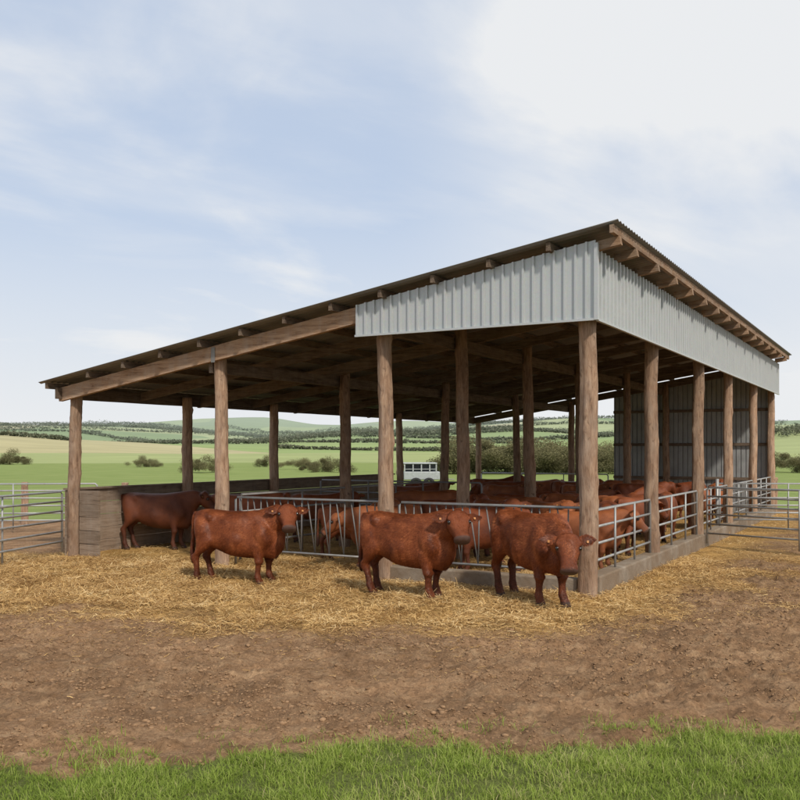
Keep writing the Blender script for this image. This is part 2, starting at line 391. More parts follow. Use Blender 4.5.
for k,(tv,tf) in enumerate(T):
    sel=np.arange(len(x))%6==k;n=sel.sum();s=np.minimum(.028,.0035+rng.exponential(.0042,n));a=rng.uniform(0,6.28,n);c,sn=np.cos(a),np.sin(a)
    p=tv[None]*np.array([1.25,1,.7])*s[:,None,None]
    px=p[...,0]*c[:,None]-p[...,1]*sn[:,None]+x[sel][:,None];py=p[...,0]*sn[:,None]+p[...,1]*c[:,None]+y[sel][:,None];pz=p[...,2]+(zz[sel]+s*.05)[:,None]
    VV.append(np.stack([px,py,pz],-1).reshape(-1,3));m_=len(tv);FF.append((tf[None]+(np.arange(n)*m_)[:,None,None]).reshape(-1,3)+off);off+=n*m_
VV=np.concatenate(VV).astype(np.float32);FF=np.concatenate(FF).astype(np.int32)
me=bpy.data.meshes.new('soil_clods');me.vertices.add(len(VV));me.vertices.foreach_set('co',VV.ravel());me.loops.add(FF.size);me.loops.foreach_set('vertex_index',FF.ravel());me.polygons.add(len(FF));me.polygons.foreach_set('loop_start',np.arange(0,FF.size,3,dtype=np.int32));me.update(calc_edges=True)
o=new_obj('soil_clods',me,M_CLOD);o["kind"]="stuff"

# ---------------------------------------------------------------- shed
shed=empty('cattle_shed',(OX,OY,0),(0,0,ANG));tag(shed,"open timber cattle shed with mono-pitch roof and grey ribbed cladding","shed")
def roofz(s):return 5.46-.156*(s+.6)
def SP(s,r,z):return (-s,r,z)
pitch=.15;s0,s1=-.6,11.47;r0,r1=-.5,20.7
rr=np.arange(r0,r1+.001,pitch/6);v=[];f=[];segs=12
for i,r in enumerate(rr):
    o=.014*math.cos(2*math.pi*(r-r0)/pitch)
    for j in range(segs+1):
        s=s0+(s1-s0)*j/segs;v.append(SP(s,r,roofz(s)+o))
m1=segs+1
for i in range(len(rr)-1):
    for j in range(segs):
        a=i*m1+j;f.append((a,a+1,a+m1+1,a+m1))
me=mesh('roof_sheet',v,f);o=new_obj('roof_sheet',me,M_ROOF,shed,smooth=True)
md=o.modifiers.new('t','SOLIDIFY');md.thickness=.006;md.offset=-1
for k in range(13):
    s=-.5+k*.965
    if k==12:s=11.3
    zt=roofz(s)-.022
    me=beam_m('purlin',SP(s,-.44 if k!=0 else -.47,zt-.062),SP(s,20.6,zt-.062),.065,.12)
    new_obj('purlin',me,M_BEAMY if k==0 else M_DARKY,shed)
RZ=.145
for k in range(11):
    r=k*2.02
    main=(k%2==0)
    w,d=(.10,.24) if main else (.07,.18)
    if k==0: r=-.17;w,d=.10,.27
    a=SP(-.20,r,roofz(-.20)-RZ-d/2);b=SP(11.2,r,roofz(11.2)-RZ-d/2)
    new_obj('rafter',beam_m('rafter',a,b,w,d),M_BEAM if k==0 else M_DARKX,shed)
ends=[-.17]+[k*1.35+.75 for k in range(15)]
for r in ends:
    new_obj('rafter_end',beam_m('rafter_end',SP(-.55,r,roofz(-.55)-RZ-.065),SP(-.20,r,roofz(-.20)-RZ-.065),.11,.13),M_BEAM,shed)
for s in (0,3.53,7.06):
    z=roofz(s)-RZ-.27-.10
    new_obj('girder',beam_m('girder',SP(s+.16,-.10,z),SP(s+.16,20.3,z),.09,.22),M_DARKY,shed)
new_obj('girder',beam_m('girder',SP(11.12,-.34,roofz(11.1)-.27),SP(11.12,20.5,roofz(11.1)-.27),.07,.22),M_DARKY,shed)
POSTS=[(0,0),(3.53,0),(7.055,0),(10.95,0)]+[(0,r) for r in(3.865,8.04,11.87,16.17,20.2)]
POSTS+=[(10.95,r) for r in (3.37,6.8,10.4,13.8,17.26,20.3)]+[(7.06,4.3),(7.06,9.4),(7.06,14.6),(7.06,20.2),(3.53,3.06),(3.53,6.7),(3.53,10.4),(3.53,15),(3.53,20.2)]
for i,(s,r) in enumerate(POSTS):
    rad=.135 if (s,r)==(0,0) else (.125 if r<9 else .115)
    h=roofz(s)-RZ-.06
    if s==0:h=5.0
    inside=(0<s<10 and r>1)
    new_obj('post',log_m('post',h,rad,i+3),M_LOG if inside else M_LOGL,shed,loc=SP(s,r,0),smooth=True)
new_obj('strap',box_m('strap',-7.10,-7.01,-.232,-.224,3.82,4.10),M_TUBED,shed)
def ribs(a0,a1,per=.165):
    out=[];a=a0
    while a<a1-1e-6:
        for da,o in((0,0),(per*.70,0),(per*.72,.036),(per*.90,.036),(per*.92,0)):
            if a+da<=a1:out.append((a+da,o))
        a+=per
    out.append((a1,0));return out
def clad(name,a0,a1,place,zb,zt,mat,per=.165):
    pr=ribs(a0,a1,per);v=[];f=[]
    for a,o in pr:
        v.append(place(a,o,zb(a)));v.append(place(a,o,zt(a)))
    for i in range(len(pr)-1):
        a=2*i;f.append((a,a+2,a+3,a+1))
    me=mesh(name,v,f);o=new_obj(name,me,mat,shed);md=o.modifiers.new('t','SOLIDIFY');md.thickness=.003;md.offset=0;return o
clad('front_cladding',-.20,3.92,lambda a,o,z:(-a,-.255-o,z),lambda a:4.13,lambda a:roofz(a)-.125,M_CLAD)
clad('side_cladding',-.25,20.4,lambda a,o,z:(.205+o,a,z),lambda a:4.12,lambda a:5.14,M_CLAD,.20)
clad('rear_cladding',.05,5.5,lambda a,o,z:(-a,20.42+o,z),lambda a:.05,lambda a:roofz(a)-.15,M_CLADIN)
new_obj('corner_flashing',box_m('corner_flashing',.19,.248,-.305,-.245,4.10,5.22),M_CLAD,shed)
new_obj('bottom_trim',box_m('bottom_trim',-3.925,.188,-.300,-.25,4.095,4.128),M_CLAD,shed)
new_obj('bottom_trim',box_m('bottom_trim',.20,.248,-.243,20.41,4.088,4.118),M_CLAD,shed)
for z in(1.2,2.4,3.6):
    new_obj('girt',beam_m('girt',SP(.1,20.36,z),SP(5.5,20.36,z),.05,.1),M_DARKX,shed)
for k in range(5):
    z0=.0+k*.275
    new_obj('wall_board',box_m('wall_board',-11.12-.006*(k%2),-11.07,-.12,13.6,z0,z0+.266),M_PLANK,shed)
    new_obj('wall_board',box_m('wall_board',-10.80,-10.25,-.02-.006*(k%2),.03,z0,z0+.262),M_PLANK,shed)
new_obj('wall_cap',box_m('wall_cap',-11.15,-11.02,-.14,13.62,1.37,1.41),M_PLANK,shed)
def kerb(x0,x1,y0,y1,h):
    me=box_m('kerb',x0,x1,y0,y1,-.1,h);o=new_obj('kerb',me,M_CONC,shed);b=o.modifiers.new('b','BEVEL');b.width=.025;b.segments=2
kerb(-.13,.15,.16,20.3,.30)
kerb(-3.6,-.16,-.02,.20,.26)

# ---------------------------------------------------------------- railings, barriers, gates
def panel_obj(name,label,cat,L,H,loc,rot,rails,uprights,group,mat=M_TUBE,rad=.022,bars=None,frame=True,z0=.1,posts=None,brad=None,bmat=None):
    e=empty(name,loc,rot);tag(e,label,cat,group)
    if frame:
        new_obj('frame',tube_m('frame',[(0,0,z0),(0,0,H-.05),(.05,0,H),(L-.05,0,H),(L,0,H-.05),(L,0,z0)],rad*1.15),mat,e,smooth=True)
    for z in rails:
        new_obj('rail',tube_m('rail',[(0,0,z),(L,0,z)],rad),mat,e,smooth=True)
    for xx in uprights:
        new_obj('upright',tube_m('upright',[(xx,-.03,z0),(xx,-.03,H)],rad*.9,8),mat,e,smooth=True)
    if bars:
        for (xa,xb,za,zb) in bars:
            new_obj('bar',tube_m('bar',[(xa,.03,za),(xb,.03,zb)],brad or rad*.85,8),bmat or mat,e,smooth=True)
    if posts:
        for xx in posts:
            new_obj('gate_post',tube_m('gate_post',[(xx,0,-.1),(xx,0,H+.12)],.045,12),mat,e,smooth=True)
    return e
def barrier(s_from,s_to,r,g):
    L=s_to-s_from;x,y=W(s_to,r);bars=[];n=int(L/.30)
    for i in range(n):
        xc=.10+i*(L-.20)/n
        bars.append((xc+.15,xc-.01,.32,1.28));bars.append((xc+.15,xc+.17,.32,1.28))
    panel_obj('feed_barrier',"galvanised tubular feed barrier with slanted bars",'feed barrier',L,1.31,(x,y,0),(0,0,ANG),[.33],[],g,M_TUBEM,.020,bars,True,.05,None,.012,M_TUBEK)
barrier(.18,3.40,.30,'feed barriers of the cattle shed');barrier(3.66,6.95,.30,'feed barriers of the cattle shed')
rs=[0,3.865,8.04,11.87,16.17,20.2]
for a,b in zip(rs[:-1],rs[1:]):
    x,y=W(0,a+.16);L=b-a-.32
    panel_obj('railing',"galvanised tube railing between timber posts on a concrete kerb",'railing',L,1.28,(x,y,0),(0,0,ANG+math.pi/2),[.50,.76,1.02],[L/3,2*L/3],'side railings of the cattle shed',M_TUBE,.021,None,True,.29)
x,y=W(10.7,20.0);panel_obj('railing',"dull galvanised railing closing the far end of the shed",'railing',5.1,1.3,(x,y,0),(0,0,ANG),[.4,.7,1.],[1.7,3.4],'rear railings of the cattle shed',M_TUBE,.022)
x,y=W(10.5,8.4);panel_obj('railing',"dull galvanised pen divider inside the shed",'railing',5.0,1.35,(x,y,0),(0,0,ANG),[.4,.7,1.02],[1.6,3.3],'pen dividers inside the shed',M_TUBED,.022)
x,y=W(7.0,.5);panel_obj('railing',"dull galvanised pen divider inside the shed",'railing',7.5,1.35,(x,y,0),(0,0,ANG+math.pi/2),[.4,.7,1.02],[2,4,6],'pen dividers inside the shed',M_TUBED,.022)
def gate(p,q,label,group,H=1.30,rails=(.33,.52,.72,.92,1.12),posts=(0,)):
    p=Vector(p);q=Vector(q);d=q-p;L=d.length
    panel_obj('gate',label,'gate',L,H,(p.x,p.y,0),(0,0,math.atan2(d.y,d.x)),list(rails),[L*.5],group,M_TUBE,.021,None,True,.10,posts)
gate((-6.98,19.0),(-7.75,15.2),"galvanised tubular yard gate beside the low end of the shed",'yard gates',H=1.34,rails=(.31,.52,.74,.94,1.14),posts=(3.88,))
gate((-12.4,24.2),(-8.1,24.6),"galvanised gate standing on bare earth near the green field",'yard gates',posts=(0,))
xg,yg=W(-.2,8.04)
gate((xg,yg),(9.7,17.5),"galvanised tubular yard gate beside the clad side of the shed",'yard gates',H=1.36,rails=(.33,.54,.76,.96,1.16),posts=(4.3,))
gate((8.55,24.8),(12.2,24.4),"galvanised gate on straw-littered earth behind another gate",'yard gates',posts=(0,3.7))
gate((12.3,24.4),(16.2,24.0),"galvanised gate on straw-littered earth behind another gate",'yard gates',posts=(3.9,))
FP=[(-11.1,27.2),(-14.2,27.6),(-8.0,26.8),(-17.5,28.),(18.5,31),(14.9,31.5),(13.0,32)]
for i,(xx,yy) in enumerate(FP):
    o=new_obj('fence_post',log_m('fence_post',1.25,.10,60+i),M_LOGL,None,(xx,yy,0),smooth=True);tag(o,"short weathered round timber fence post",'fence post','timber fence posts')
def torus_m(name,R,r,n=32,m=12):
    v=[];f=[]
    for i in range(n):
        for j in range(m):
            a=2*math.pi*i/n;b=2*math.pi*j/m;v.append(((R+r*math.cos(b))*math.cos(a),r*.8*math.sin(b),(R+r*math.cos(b))*math.sin(a)))
    for i in range(n):
        for j in range(m):
            f.append((i*m+j,((i+1)%n)*m+j,((i+1)%n)*m+(j+1)%m,i*m+(j+1)%m))
    return mesh(name,v,f)

tr=empty('livestock_trailer',(1.3,56,.0),(0,0,.06));tag(tr,"small grey-white livestock trailer with slatted openings standing in the field",'trailer')
tr.location.z=float(gh(1.15,56.));tr.scale=(1.12,1,.90)
bd=new_obj('body',box_m('body',-1.0,.95,-.75,.75,.45,1.0),M_WHITE,tr);b_=bd.modifiers.new('b','BEVEL');b_.width=.06;b_.segments=3
rf=new_obj('roof',box_m('roof',-1.02,.80,-.8,.8,1.50,1.60),M_WHITE,tr);b_=rf.modifiers.new('b','BEVEL');b_.width=.045;b_.segments=3
for xx in(-.95,-.5,-.05,.4,.75):
    for yy in(-.72,.72):new_obj('pillar',box_m('pillar',xx-.03,xx+.03,yy-.03,yy+.03,1.0,1.50),M_WHITE,tr)
new_obj('slat',box_m('slat',-.95,.75,-.74,-.71,1.15,1.19),M_WHITE,tr)
new_obj('inner_wall',box_m('inner_wall',-.95,.75,-.2,-.15,1.0,1.50),M_GLASS,tr)
for xx in(-.35,.35):new_obj('wheel',torus_m('wheel',.2,.1),M_BLACK,tr,(xx,-.82,.3),smooth=True)
new_obj('drawbar',tube_m('drawbar',[(.95,0,.5),(1.8,0,.45)],.04),M_TUBED,tr)

# ---------------------------------------------------------------- cows
def ringtube(rings,n=20,p=1.0):
    R=[np.concatenate([np.array(c),np.array(a),np.array(b)]) for c,a,b in rings];out=[]
    for i in range(len(R)-1):
        p0=R[max(i-1,0)];p1=R[i];p2=R[i+1];p3=R[min(i+2,len(R)-1)]
        for t in np.linspace(0,1,5)[:-1]:
            out.append(.5*((2*p1)+(-p0+p2)*t+(2*p0-5*p1+4*p2-p3)*t*t+(-p0+3*p1-3*p2+p3)*t**3))
    out.append(R[-1]);v=[];f=[]
    for q in out:
        for k in range(n):
            th=2*math.pi*k/n;c,s=math.cos(th),math.sin(th)
            c=math.copysign(abs(c)**p,c);s=math.copysign(abs(s)**p,s)
            v.append(q[:3]+q[3:6]*c+q[6:9]*s)
    m=len(out)
    for i in range(m-1):
        for k in range(n):
            a=i*n+k;b=i*n+(k+1)%n;f.append((a,b,b+n,a+n))
    c0=len(v);v.append(out[0][:3]);v.append(out[-1][:3])
    for k in range(n):
        f.append((c0,(k+1)%n,k));f.append((c0+1,(m-1)*n+k,(m-1)*n+(k+1)%n))
    return v,f
def build_cow(name,poll,hdir,legoff,vox=.013,mat=M_COW,tailx=0,fur=0,shorten=.91):
    import bmesh
    V=[];F=[]
    def add(vf):
        o=len(V);V.extend(vf[0]);F.extend([tuple(i+o for i in q) for q in vf[1]])
    T=[(-.79,1.10,.90,.08),(-.75,1.17,.78,.16),(-.66,1.205,.69,.210),(-.50,1.215,.62,.230),(-.30,1.198,.53,.245),(-.08,1.188,.460,.268),(.14,1.188,.430,.275),(.34,1.20,.425,.255),(.52,1.222,.430,.232),(.66,1.200,.44,.198),(.76,1.145,.48,.160),(.85,1.05,.58,.10)]
    add(ringtube([((x,0,(t+b)/2),(0,w,0),(0,0,(t-b)/2)) for x,t,b,w in T],32,.76))
    for sy in(-1,1):
        add(ringtube([((-.58,sy*.11,1.08),(0,.06,0),(0,0,.08)),((-.43,sy*.175,1.095),(0,.085,0),(0,0,.085)),((-.30,sy*.12,1.07),(0,.06,0),(0,0,.08))],12))
        add(ringtube([((-.78,sy*.08,.96),(0,.05,0),(0,0,.08)),((-.70,sy*.13,.90),(0,.110,0),(0,0,.22)),((-.57,sy*.160,.85),(0,.128,0),(0,0,.27)),((-.43,sy*.15,.86),(0,.105,0),(0,0,.20)),((-.30,sy*.11,.88),(0,.07,0),(0,0,.10))],16))
        add(ringtube([((.44,sy*.06,1.15),(0,.06,0),(.08,0,0)),((.49,sy*.130,1.04),(0,.105,0),(.14,0,0)),((.54,sy*.170,.88),(0,.112,0),(.165,0,0)),((.58,sy*.172,.73),(0,.105,0),(.155,0,0)),((.52,sy*.160,.60),(0,.075,0),(.11,0,0))],20))
        add(ringtube([((-.18,sy*.09,.76),(0,.13,0),(0,0,.16)),((-.02,sy*.110,.74),(0,.185,0),(0,0,.25)),((.14,sy*.11,.73),(0,.188,0),(0,0,.26)),((.27,sy*.09,.75),(0,.14,0),(0,0,.19))],18))
    P=Vector(poll);B=Vector((.48,0,.95));H=Vector(hdir).normalized()
    S=Vector((0,0,1)).cross(H).normalized();U=H.cross(S)
    d=P-B;mid=B+d*.5+Vector((.04,0,-.02));q=B+d*.82+Vector((.0,0,-.02))
    def perp(t):
        t=t.normalized();s=Vector((0,0,1)).cross(t).normalized();return s,t.cross(s)
    s1,u1=perp(Vector((d.x,d.y*.3,d.z*.6)));s2,u2=perp(d)
    add(ringtube([(B,s1*.19,u1*.27),(mid,s1*.145,u1*.230),(q,s2*.115,u2*.170),(P+H*.05-U*.03,S*.095,U*.105)],20))
    br=Vector((.78,0,.55));th=P+H*.10-U*.10
    add(ringtube([(Vector((.56,0,.52)),(0,.12,0),(0,0,.09)),(Vector((.70,0,.52)),(0,.115,0),(0,0,.10)),(br,(0,.10,0),(.05,0,.11)),(Vector((.81,0,.70)),(0,.08,0),(.07,0,.07)),(br.lerp(th,.62)+Vector((-.05,0,.0)),s2*.05,(.055,0,.045)),(th.lerp(P,.3),S*.04,U*.04)],16))
    kw=1.20;ka=.99
    def hp(t,s_=0,u_=0):return P+H*(t*ka)+S*(s_*kw)+U*(u_*kw)
    # forehead flat and broad, cheeks full, bridge of the nose straight, wide square muzzle
    HR=[(-.05,.05,.05,0),(-.02,.10,.080,0),(.05,.130,.104,-.005),(.12,.138,.112,-.016),(.19,.122,.108,-.024),(.27,.097,.090,-.018),(.345,.086,.076,-.006),(.41,.095,.074,.0),(.450,.094,.067,-.004),(.475,.060,.040,-.006)]
    add(ringtube([(hp(t,0,o),S*(w*kw),U*(dd*kw)) for t,w,dd,o in HR],28,.74))
    add(ringtube([(hp(.08,0,-.065),S*.105,U*.058),(hp(.20,0,-.080),S*.092,U*.052),(hp(.33,0,-.058),S*.068,U*.036),(hp(.42,0,-.048),S*.052,U*.022)],14))
    eyes=[];tags=[]
    for sy in(-1,1):
        c=hp(.098,sy*.106,.050)
        add(ringtube([(c-H*.055,S*.012,U*.012),(c-H*.02,S*.038,U*.038),(c+H*.012,S*.038,U*.032),(c+H*.040,S*.01,U*.01)],10))
        eyes.append(hp(.150,sy*.119,.036))
        c=hp(.436,sy*.052,.034)
        add(ringtube([(c-H*.03,S*.01,U*.01),(c,S*.032,U*.028),(c+H*.028,S*.01,U*.01)],10))
        e0=hp(.022,sy*.085,.0);ed=(S*sy+Vector((0,0,.06))-U*.10).normalized();ew=(H*.9+Vector((0,0,-.3))).normalized();ew=(ew-ed*ew.dot(ed)).normalized();et=ed.cross(ew)
        fr=et if et.dot(U)>0 else -et
        # leaf-shaped ear with a cupped front
        add(ringtube([(e0,ew*.030,et*.027),(e0+ed*.06,ew*.058,et*.020),(e0+ed*.13-fr*.008,ew*.080,et*.014),(e0+ed*.20-fr*.004,ew*.060,et*.012),(e0+ed*.275+fr*.006,ew*.012,et*.009)],14))
        tags.append((e0+ed*.14+fr*.020+ew*.03,ew.copy(),ed.copy(),et.copy()))
    add(ringtube([(hp(-.05,0,.02),S*.04,U*.04),(hp(-.03,0,.045),S*.080,U*.048),(hp(.035,0,.082),S*.065,U*.028),(hp(.08,0,.098),S*.02,U*.012)],14))
    def leg(pts,sy,dx):
        rg=[]
        for i,(x,yy,z,rx,ry) in enumerate(pts):
            k=max(0,min(1,(.78-z)/.78));rg.append(((x+dx*k,sy*yy,z),(0,ry,0),(rx,0,0)))
        add(ringtube([(c,b,a) for c,a,b in rg],16,.88))
    front=[(.53,.12,.88,.14,.06),(.53,.152,.74,.150,.100),(.49,.168,.63,.120,.092),(.485,.167,.53,.090,.078),(.50,.163,.44,.069,.066),(.512,.159,.380,.072,.070),(.503,.156,.315,.050,.049),(.495,.154,.20,.044,.044),(.50,.154,.13,.058,.055),(.525,.154,.085,.053,.051),(.545,.154,.045,.066,.062),(.560,.154,-.012,.084,.074)]
    hind=[(-.54,.10,1.0,.18,.06),(-.54,.140,.86,.215,.110),(-.515,.163,.73,.200,.112),(-.54,.168,.63,.155,.098),(-.61,.162,.54,.100,.074),(-.69,.153,.47,.077,.056),(-.712,.150,.415,.070,.054),(-.685,.148,.33,.051,.047),(-.666,.147,.21,.046,.045),(-.656,.147,.135,.059,.056),(-.630,.147,.085,.054,.052),(-.605,.147,.045,.066,.062),(-.588,.147,-.012,.084,.074)]
    leg(front,1,legoff[0]);leg(front,-1,legoff[1]);leg(hind,1,legoff[2]);leg(hind,-1,legoff[3])
    tp=[(-.68,1.18,.045),(-.78,1.175,.042),(-.840,1.09,.030),(-.855,.93,.024),(-.86,.75,.023),(-.865,.60,.034),(-.865,.48,.046),(-.865,.38,.036),(-.865,.31,.014)]
    add(ringtube([((x,tailx*(1.15-z),z),(0,r,0),(r,0,0)) for x,z,r in tp],12))
    me0=bpy.data.meshes.new(name+'_src');me0.from_pydata([tuple(map(float,p)) for p in V],[],F)
    bm=bmesh.new();bm.from_mesh(me0)
    bmesh.ops.recalc_face_normals(bm,faces=bm.faces);bm.to_mesh(me0);bm.free()
    tmp=bpy.data.objects.new('tmp',me0);COL.objects.link(tmp)
    m=tmp.modifiers.new('r','REMESH');m.mode='VOXEL';m.voxel_size=vox
    m=tmp.modifiers.new('s','SMOOTH');m.factor=.5;m.iterations=4
    dg=bpy.context.evaluated_depsgraph_get();me=bpy.data.meshes.new_from_object(tmp.evaluated_get(dg));me.name=name
    bpy.data.objects.remove(tmp);bpy.data.meshes.remove(me0)
    n=len(me.vertices);co=np.empty(n*3,np.float32);me.vertices.foreach_get('co',co);co=co.reshape(-1,3).astype(float)
    ne=len(me.edges);ed_=np.empty(ne*2,np.int32);me.edges.foreach_get('vertices',ed_);ed_=ed_.reshape(-1,2)
    Pn=np.array(P);Hn=np.array(H);Sn=np.array(S);Un=np.array(U)
    wgt=sstep(.45,.60,co[:,2])*sstep(.34,.44,np.linalg.norm(co-(Pn+Hn*.2),axis=1))*(co[:,0]>-.80)
    deg=np.zeros(n);np.add.at(deg,ed_[:,0],1);np.add.at(deg,ed_[:,1],1)
    for _ in range(14):
        acc=np.zeros((n,3))
        for a_,b_ in((0,1),(1,0)):
            for ax in range(3):acc[:,ax]+=np.bincount(ed_[:,a_],weights=co[ed_[:,b_],ax],minlength=n)
        co=co+(acc/np.maximum(deg,1)[:,None]-co)*(wgt*.7)[:,None]
    hoof=sstep(.068,.05,co[:,2])
    t=((co-Pn)@Hn)/ka;dist=np.linalg.norm((co-Pn)-((co-Pn)@Hn)[:,None]*Hn,axis=1)
    muz=sstep(.405,.44,t)*(dist<.16)*1.0
    tail=(co[:,0]<-.80)*sstep(.66,.5,co[:,2])*(np.abs(co[:,1])<.2)
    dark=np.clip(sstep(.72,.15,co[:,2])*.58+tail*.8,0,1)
    headw=(dist<.18)*(t>-.1)*(t<.6)
    dark=np.where(headw>0,.10+.25*sstep(.2,.42,t),dark)
    ear=(np.abs((co-Pn)@Sn)>.17)*(np.abs(t)<.16);dark=np.where(ear*(((co-Pn)@Un)>-.02),.45,dark)
    for sy in(-1,1):
        c=np.array(hp(.460,sy*.052,.03));hoof=np.maximum(hoof,sstep(.030,.016,np.linalg.norm(co-c,axis=1)))
        c=np.array(hp(.150,sy*.118,.036));dark=np.maximum(dark,.9*sstep(.050,.028,np.linalg.norm(co-c,axis=1)))
    mouth=(np.abs((co-Pn)@Un+.045)<.010)*(t>.34)*(t<.5)*(dist<.16);dark=np.maximum(dark,mouth*.95)
    def sx(x):return np.where(x<.5,.5+(x-.5)*shorten,x)
    co2=co.copy();co2[:,0]=sx(co[:,0])
    nr=np.empty(n*3,np.float32);me.vertices.foreach_get('normal',nr);nr=nr.reshape(-1,3)
    lump=(fbm(co[:,0]*6+co[:,1]*4,co[:,2]*6+co[:,1]*3,2,31)-.5)*.008
    co2=co2+nr*(lump*(1-headw)*(co[:,2]>.3))[:,None]
    me.vertices.foreach_set('co',co2.astype(np.float32).ravel());me.update()
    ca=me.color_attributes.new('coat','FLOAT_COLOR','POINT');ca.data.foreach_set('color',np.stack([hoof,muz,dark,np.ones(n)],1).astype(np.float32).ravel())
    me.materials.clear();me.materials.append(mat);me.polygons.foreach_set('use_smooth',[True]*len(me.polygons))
    K=dict(me=me,eyes=eyes,tags=tags,fur=None)
    if fur:
        me.calc_loop_triangles();nt=len(me.loop_triangles);tri=np.empty(nt*3,np.int32);me.loop_triangles.foreach_get('vertices',tri);tri=tri.reshape(-1,3)
        A,Bv,Cv=co2[tri[:,0]],co2[tri[:,1]],co2[tri[:,2]];nn=np.cross(Bv-A,Cv-A);ar=np.linalg.norm(nn,axis=1);nn/=np.maximum(ar,1e-9)[:,None]
        skip=np.clip(hoof+muz,0,1)[tri].mean(1)
        eyeclose=np.zeros(nt)
        for e in eyes:eyeclose=np.maximum(eyeclose,(np.linalg.norm(A-np.array(e),axis=1)<.042))
        pr=ar*(1-skip)*(1-eyeclose);pr/=pr.sum();ti=rng.choice(nt,fur,p=pr)
        u=rng.uniform(0,1,(fur,2));fl=u.sum(1)>1;u[fl]=1-u[fl]
        Pp=A[ti]+(Bv-A)[ti]*u[:,:1]+(Cv-A)[ti]*u[:,1:];Nn=nn[ti]
        hw=headw[tri[:,0]][ti];low=(Pp[:,2]<.38)
        fd=np.array([-.75,0,-.65])[None]*np.ones((fur,1));fd[hw>0]=np.array(H)
        wob=np.stack([fbm(Pp[:,0]*9,Pp[:,2]*9,2,5)-.5,fbm(Pp[:,0]*9+7,Pp[:,2]*9,2,6)-.5,fbm(Pp[:,0]*9,Pp[:,2]*9+9,2,7)-.5],1)*1.3
        fd=fd+wob+rng.normal(0,.2,(fur,3));fd=fd-Nn*(fd*Nn).sum(1)[:,None];fd/=np.maximum(np.linalg.norm(fd,axis=1),1e-6)[:,None]
        dd=fd+Nn*rng.uniform(.08,.36,(fur,1));dd/=np.linalg.norm(dd,axis=1)[:,None]
        L=rng.uniform(.018,.036,fur)*np.where(hw>0,.38,1)*np.where(low,.6,1);wd=rng.uniform(.0020,.0038,fur)
        sd_=np.cross(dd,Nn);sd_/=np.maximum(np.linalg.norm(sd_,axis=1),1e-6)[:,None];sd_*=wd[:,None]
        tip=Pp+dd*L[:,None];Vf=np.stack([Pp-sd_,Pp+sd_,tip+sd_*.3,tip-sd_*.3],1).reshape(-1,3)
        fm=quads_mesh('coat_hair',Vf);cl=fbm(Pp[:,0]*8+Pp[:,1]*5,Pp[:,2]*6+Pp[:,1]*5,4,8)
        dk=dark[tri[:,0]][ti]
        at=fm.attributes.new('rnd','FLOAT','POINT');at.data.foreach_set('value',np.repeat(np.clip(rng.normal(.14,.12,fur)+cl*.85-dk*.60,0,1),4).astype(np.float32))
        fm.materials.append(M_FUR);K['fur']=fm
    return K
def sphere_m(name,r,n=12,m=8):
    v=[];f=[]
    for i in range(1,m):
        for k in range(n):
            a=math.pi*i/m;b=2*math.pi*k/n;v.append((r*math.sin(a)*math.cos(b),r*math.sin(a)*math.sin(b),r*math.cos(a)))
    v+=[(0,0,r),(0,0,-r)];t=len(v)-2
    for i in range(m-2):
        for k in range(n):f.append((i*n+k,(i+1)*n+k,(i+1)*n+(k+1)%n,i*n+(k+1)%n))
    for k in range(n):f.append((t,k,(k+1)%n));f.append((t+1,(m-2)*n+(k+1)%n,(m-2)*n+k))
    return mesh(name,v,f)
EYE=sphere_m('eye',.026);EYE.materials.append(M_EYE);EYE.polygons.foreach_set('use_smooth',[True]*len(EYE.polygons))
TAG=box_m('ear_tag',-.014,.014,-.016,.016,-.003,.003);TAG.materials.append(M_TAG)
def place_cow(K,x,y,yaw,label,scale=1.0,mat=None,group='red cattle at the shed',z=None):
    o=bpy.data.objects.new('cow',K['me']);COL.objects.link(o)
    zz=float(gh(x,y)) if z is None else z
    o.location=(x,y,zz+.004);o.rotation_euler=(0,0,math.radians(yaw));o.scale=(scale,)*3;tag(o,label,'cow',group)
    if mat:
        o.material_slots[0].link='OBJECT';o.material_slots[0].material=mat
    if K['fur'] is not None and not mat and y<16:
        c=bpy.data.objects.new('coat_hair',K['fur']);COL.objects.link(c);c.parent=o
    for e in K['eyes']:
        c=bpy.data.objects.new('eye',EYE);COL.objects.link(c);c.location=e;c.parent=o
    for (p,ew,ed,et) in K['tags']:
        c=bpy.data.objects.new('ear_tag',TAG);COL.objects.link(c);c.parent=o
        c.matrix_local=Matrix.Translation(p)@Matrix((ed,ew,et)).transposed().to_4x4()
    return o
K1=build_cow('cow_turned',(.95,-.10,1.24),(.30,-.66,-.69),(.06,-.05,.09,-.07),fur=90000)
K2=build_cow('cow_looking',(.97,-.10,1.20),(.50,-.52,-.69),(-.04,.06,-.02,.10),fur=90000)
K3=build_cow('cow_lowered',(1.04,-.12,.94),(.34,-.22,-.91),(.08,-.05,-.06,.05),fur=90000)
K4=build_cow('cow_forward',(1.04,.0,1.16),(.62,.05,-.78),(.05,-.08,.10,-.05),vox=.02)
K5=build_cow('cow_eating',(1.10,.05,.76),(.55,.05,-.8),(.0,.10,-.06,.06),vox=.02)
K6=build_cow('cow_looking_away',(.97,.14,1.16),(.35,.5,-.72),(.08,-.04,.02,-.08),vox=.02)
K7=build_cow('cow_half_lowered',(1.08,-.10,1.00),(.60,-.30,-.74),(-.05,.05,.04,-.10),vox=.02)
place_cow(K1,-2.74,15.25,-12,"red-brown cow standing side-on in straw, head turned to look",1.0)
place_cow(K2,.04,13.75,-34,"red-brown cow standing on straw beside a timber post, head turned",1.03)
place_cow(K3,1.83,13.12,-63,"red-brown cow with lowered head walking out beside the corner post",1.04)
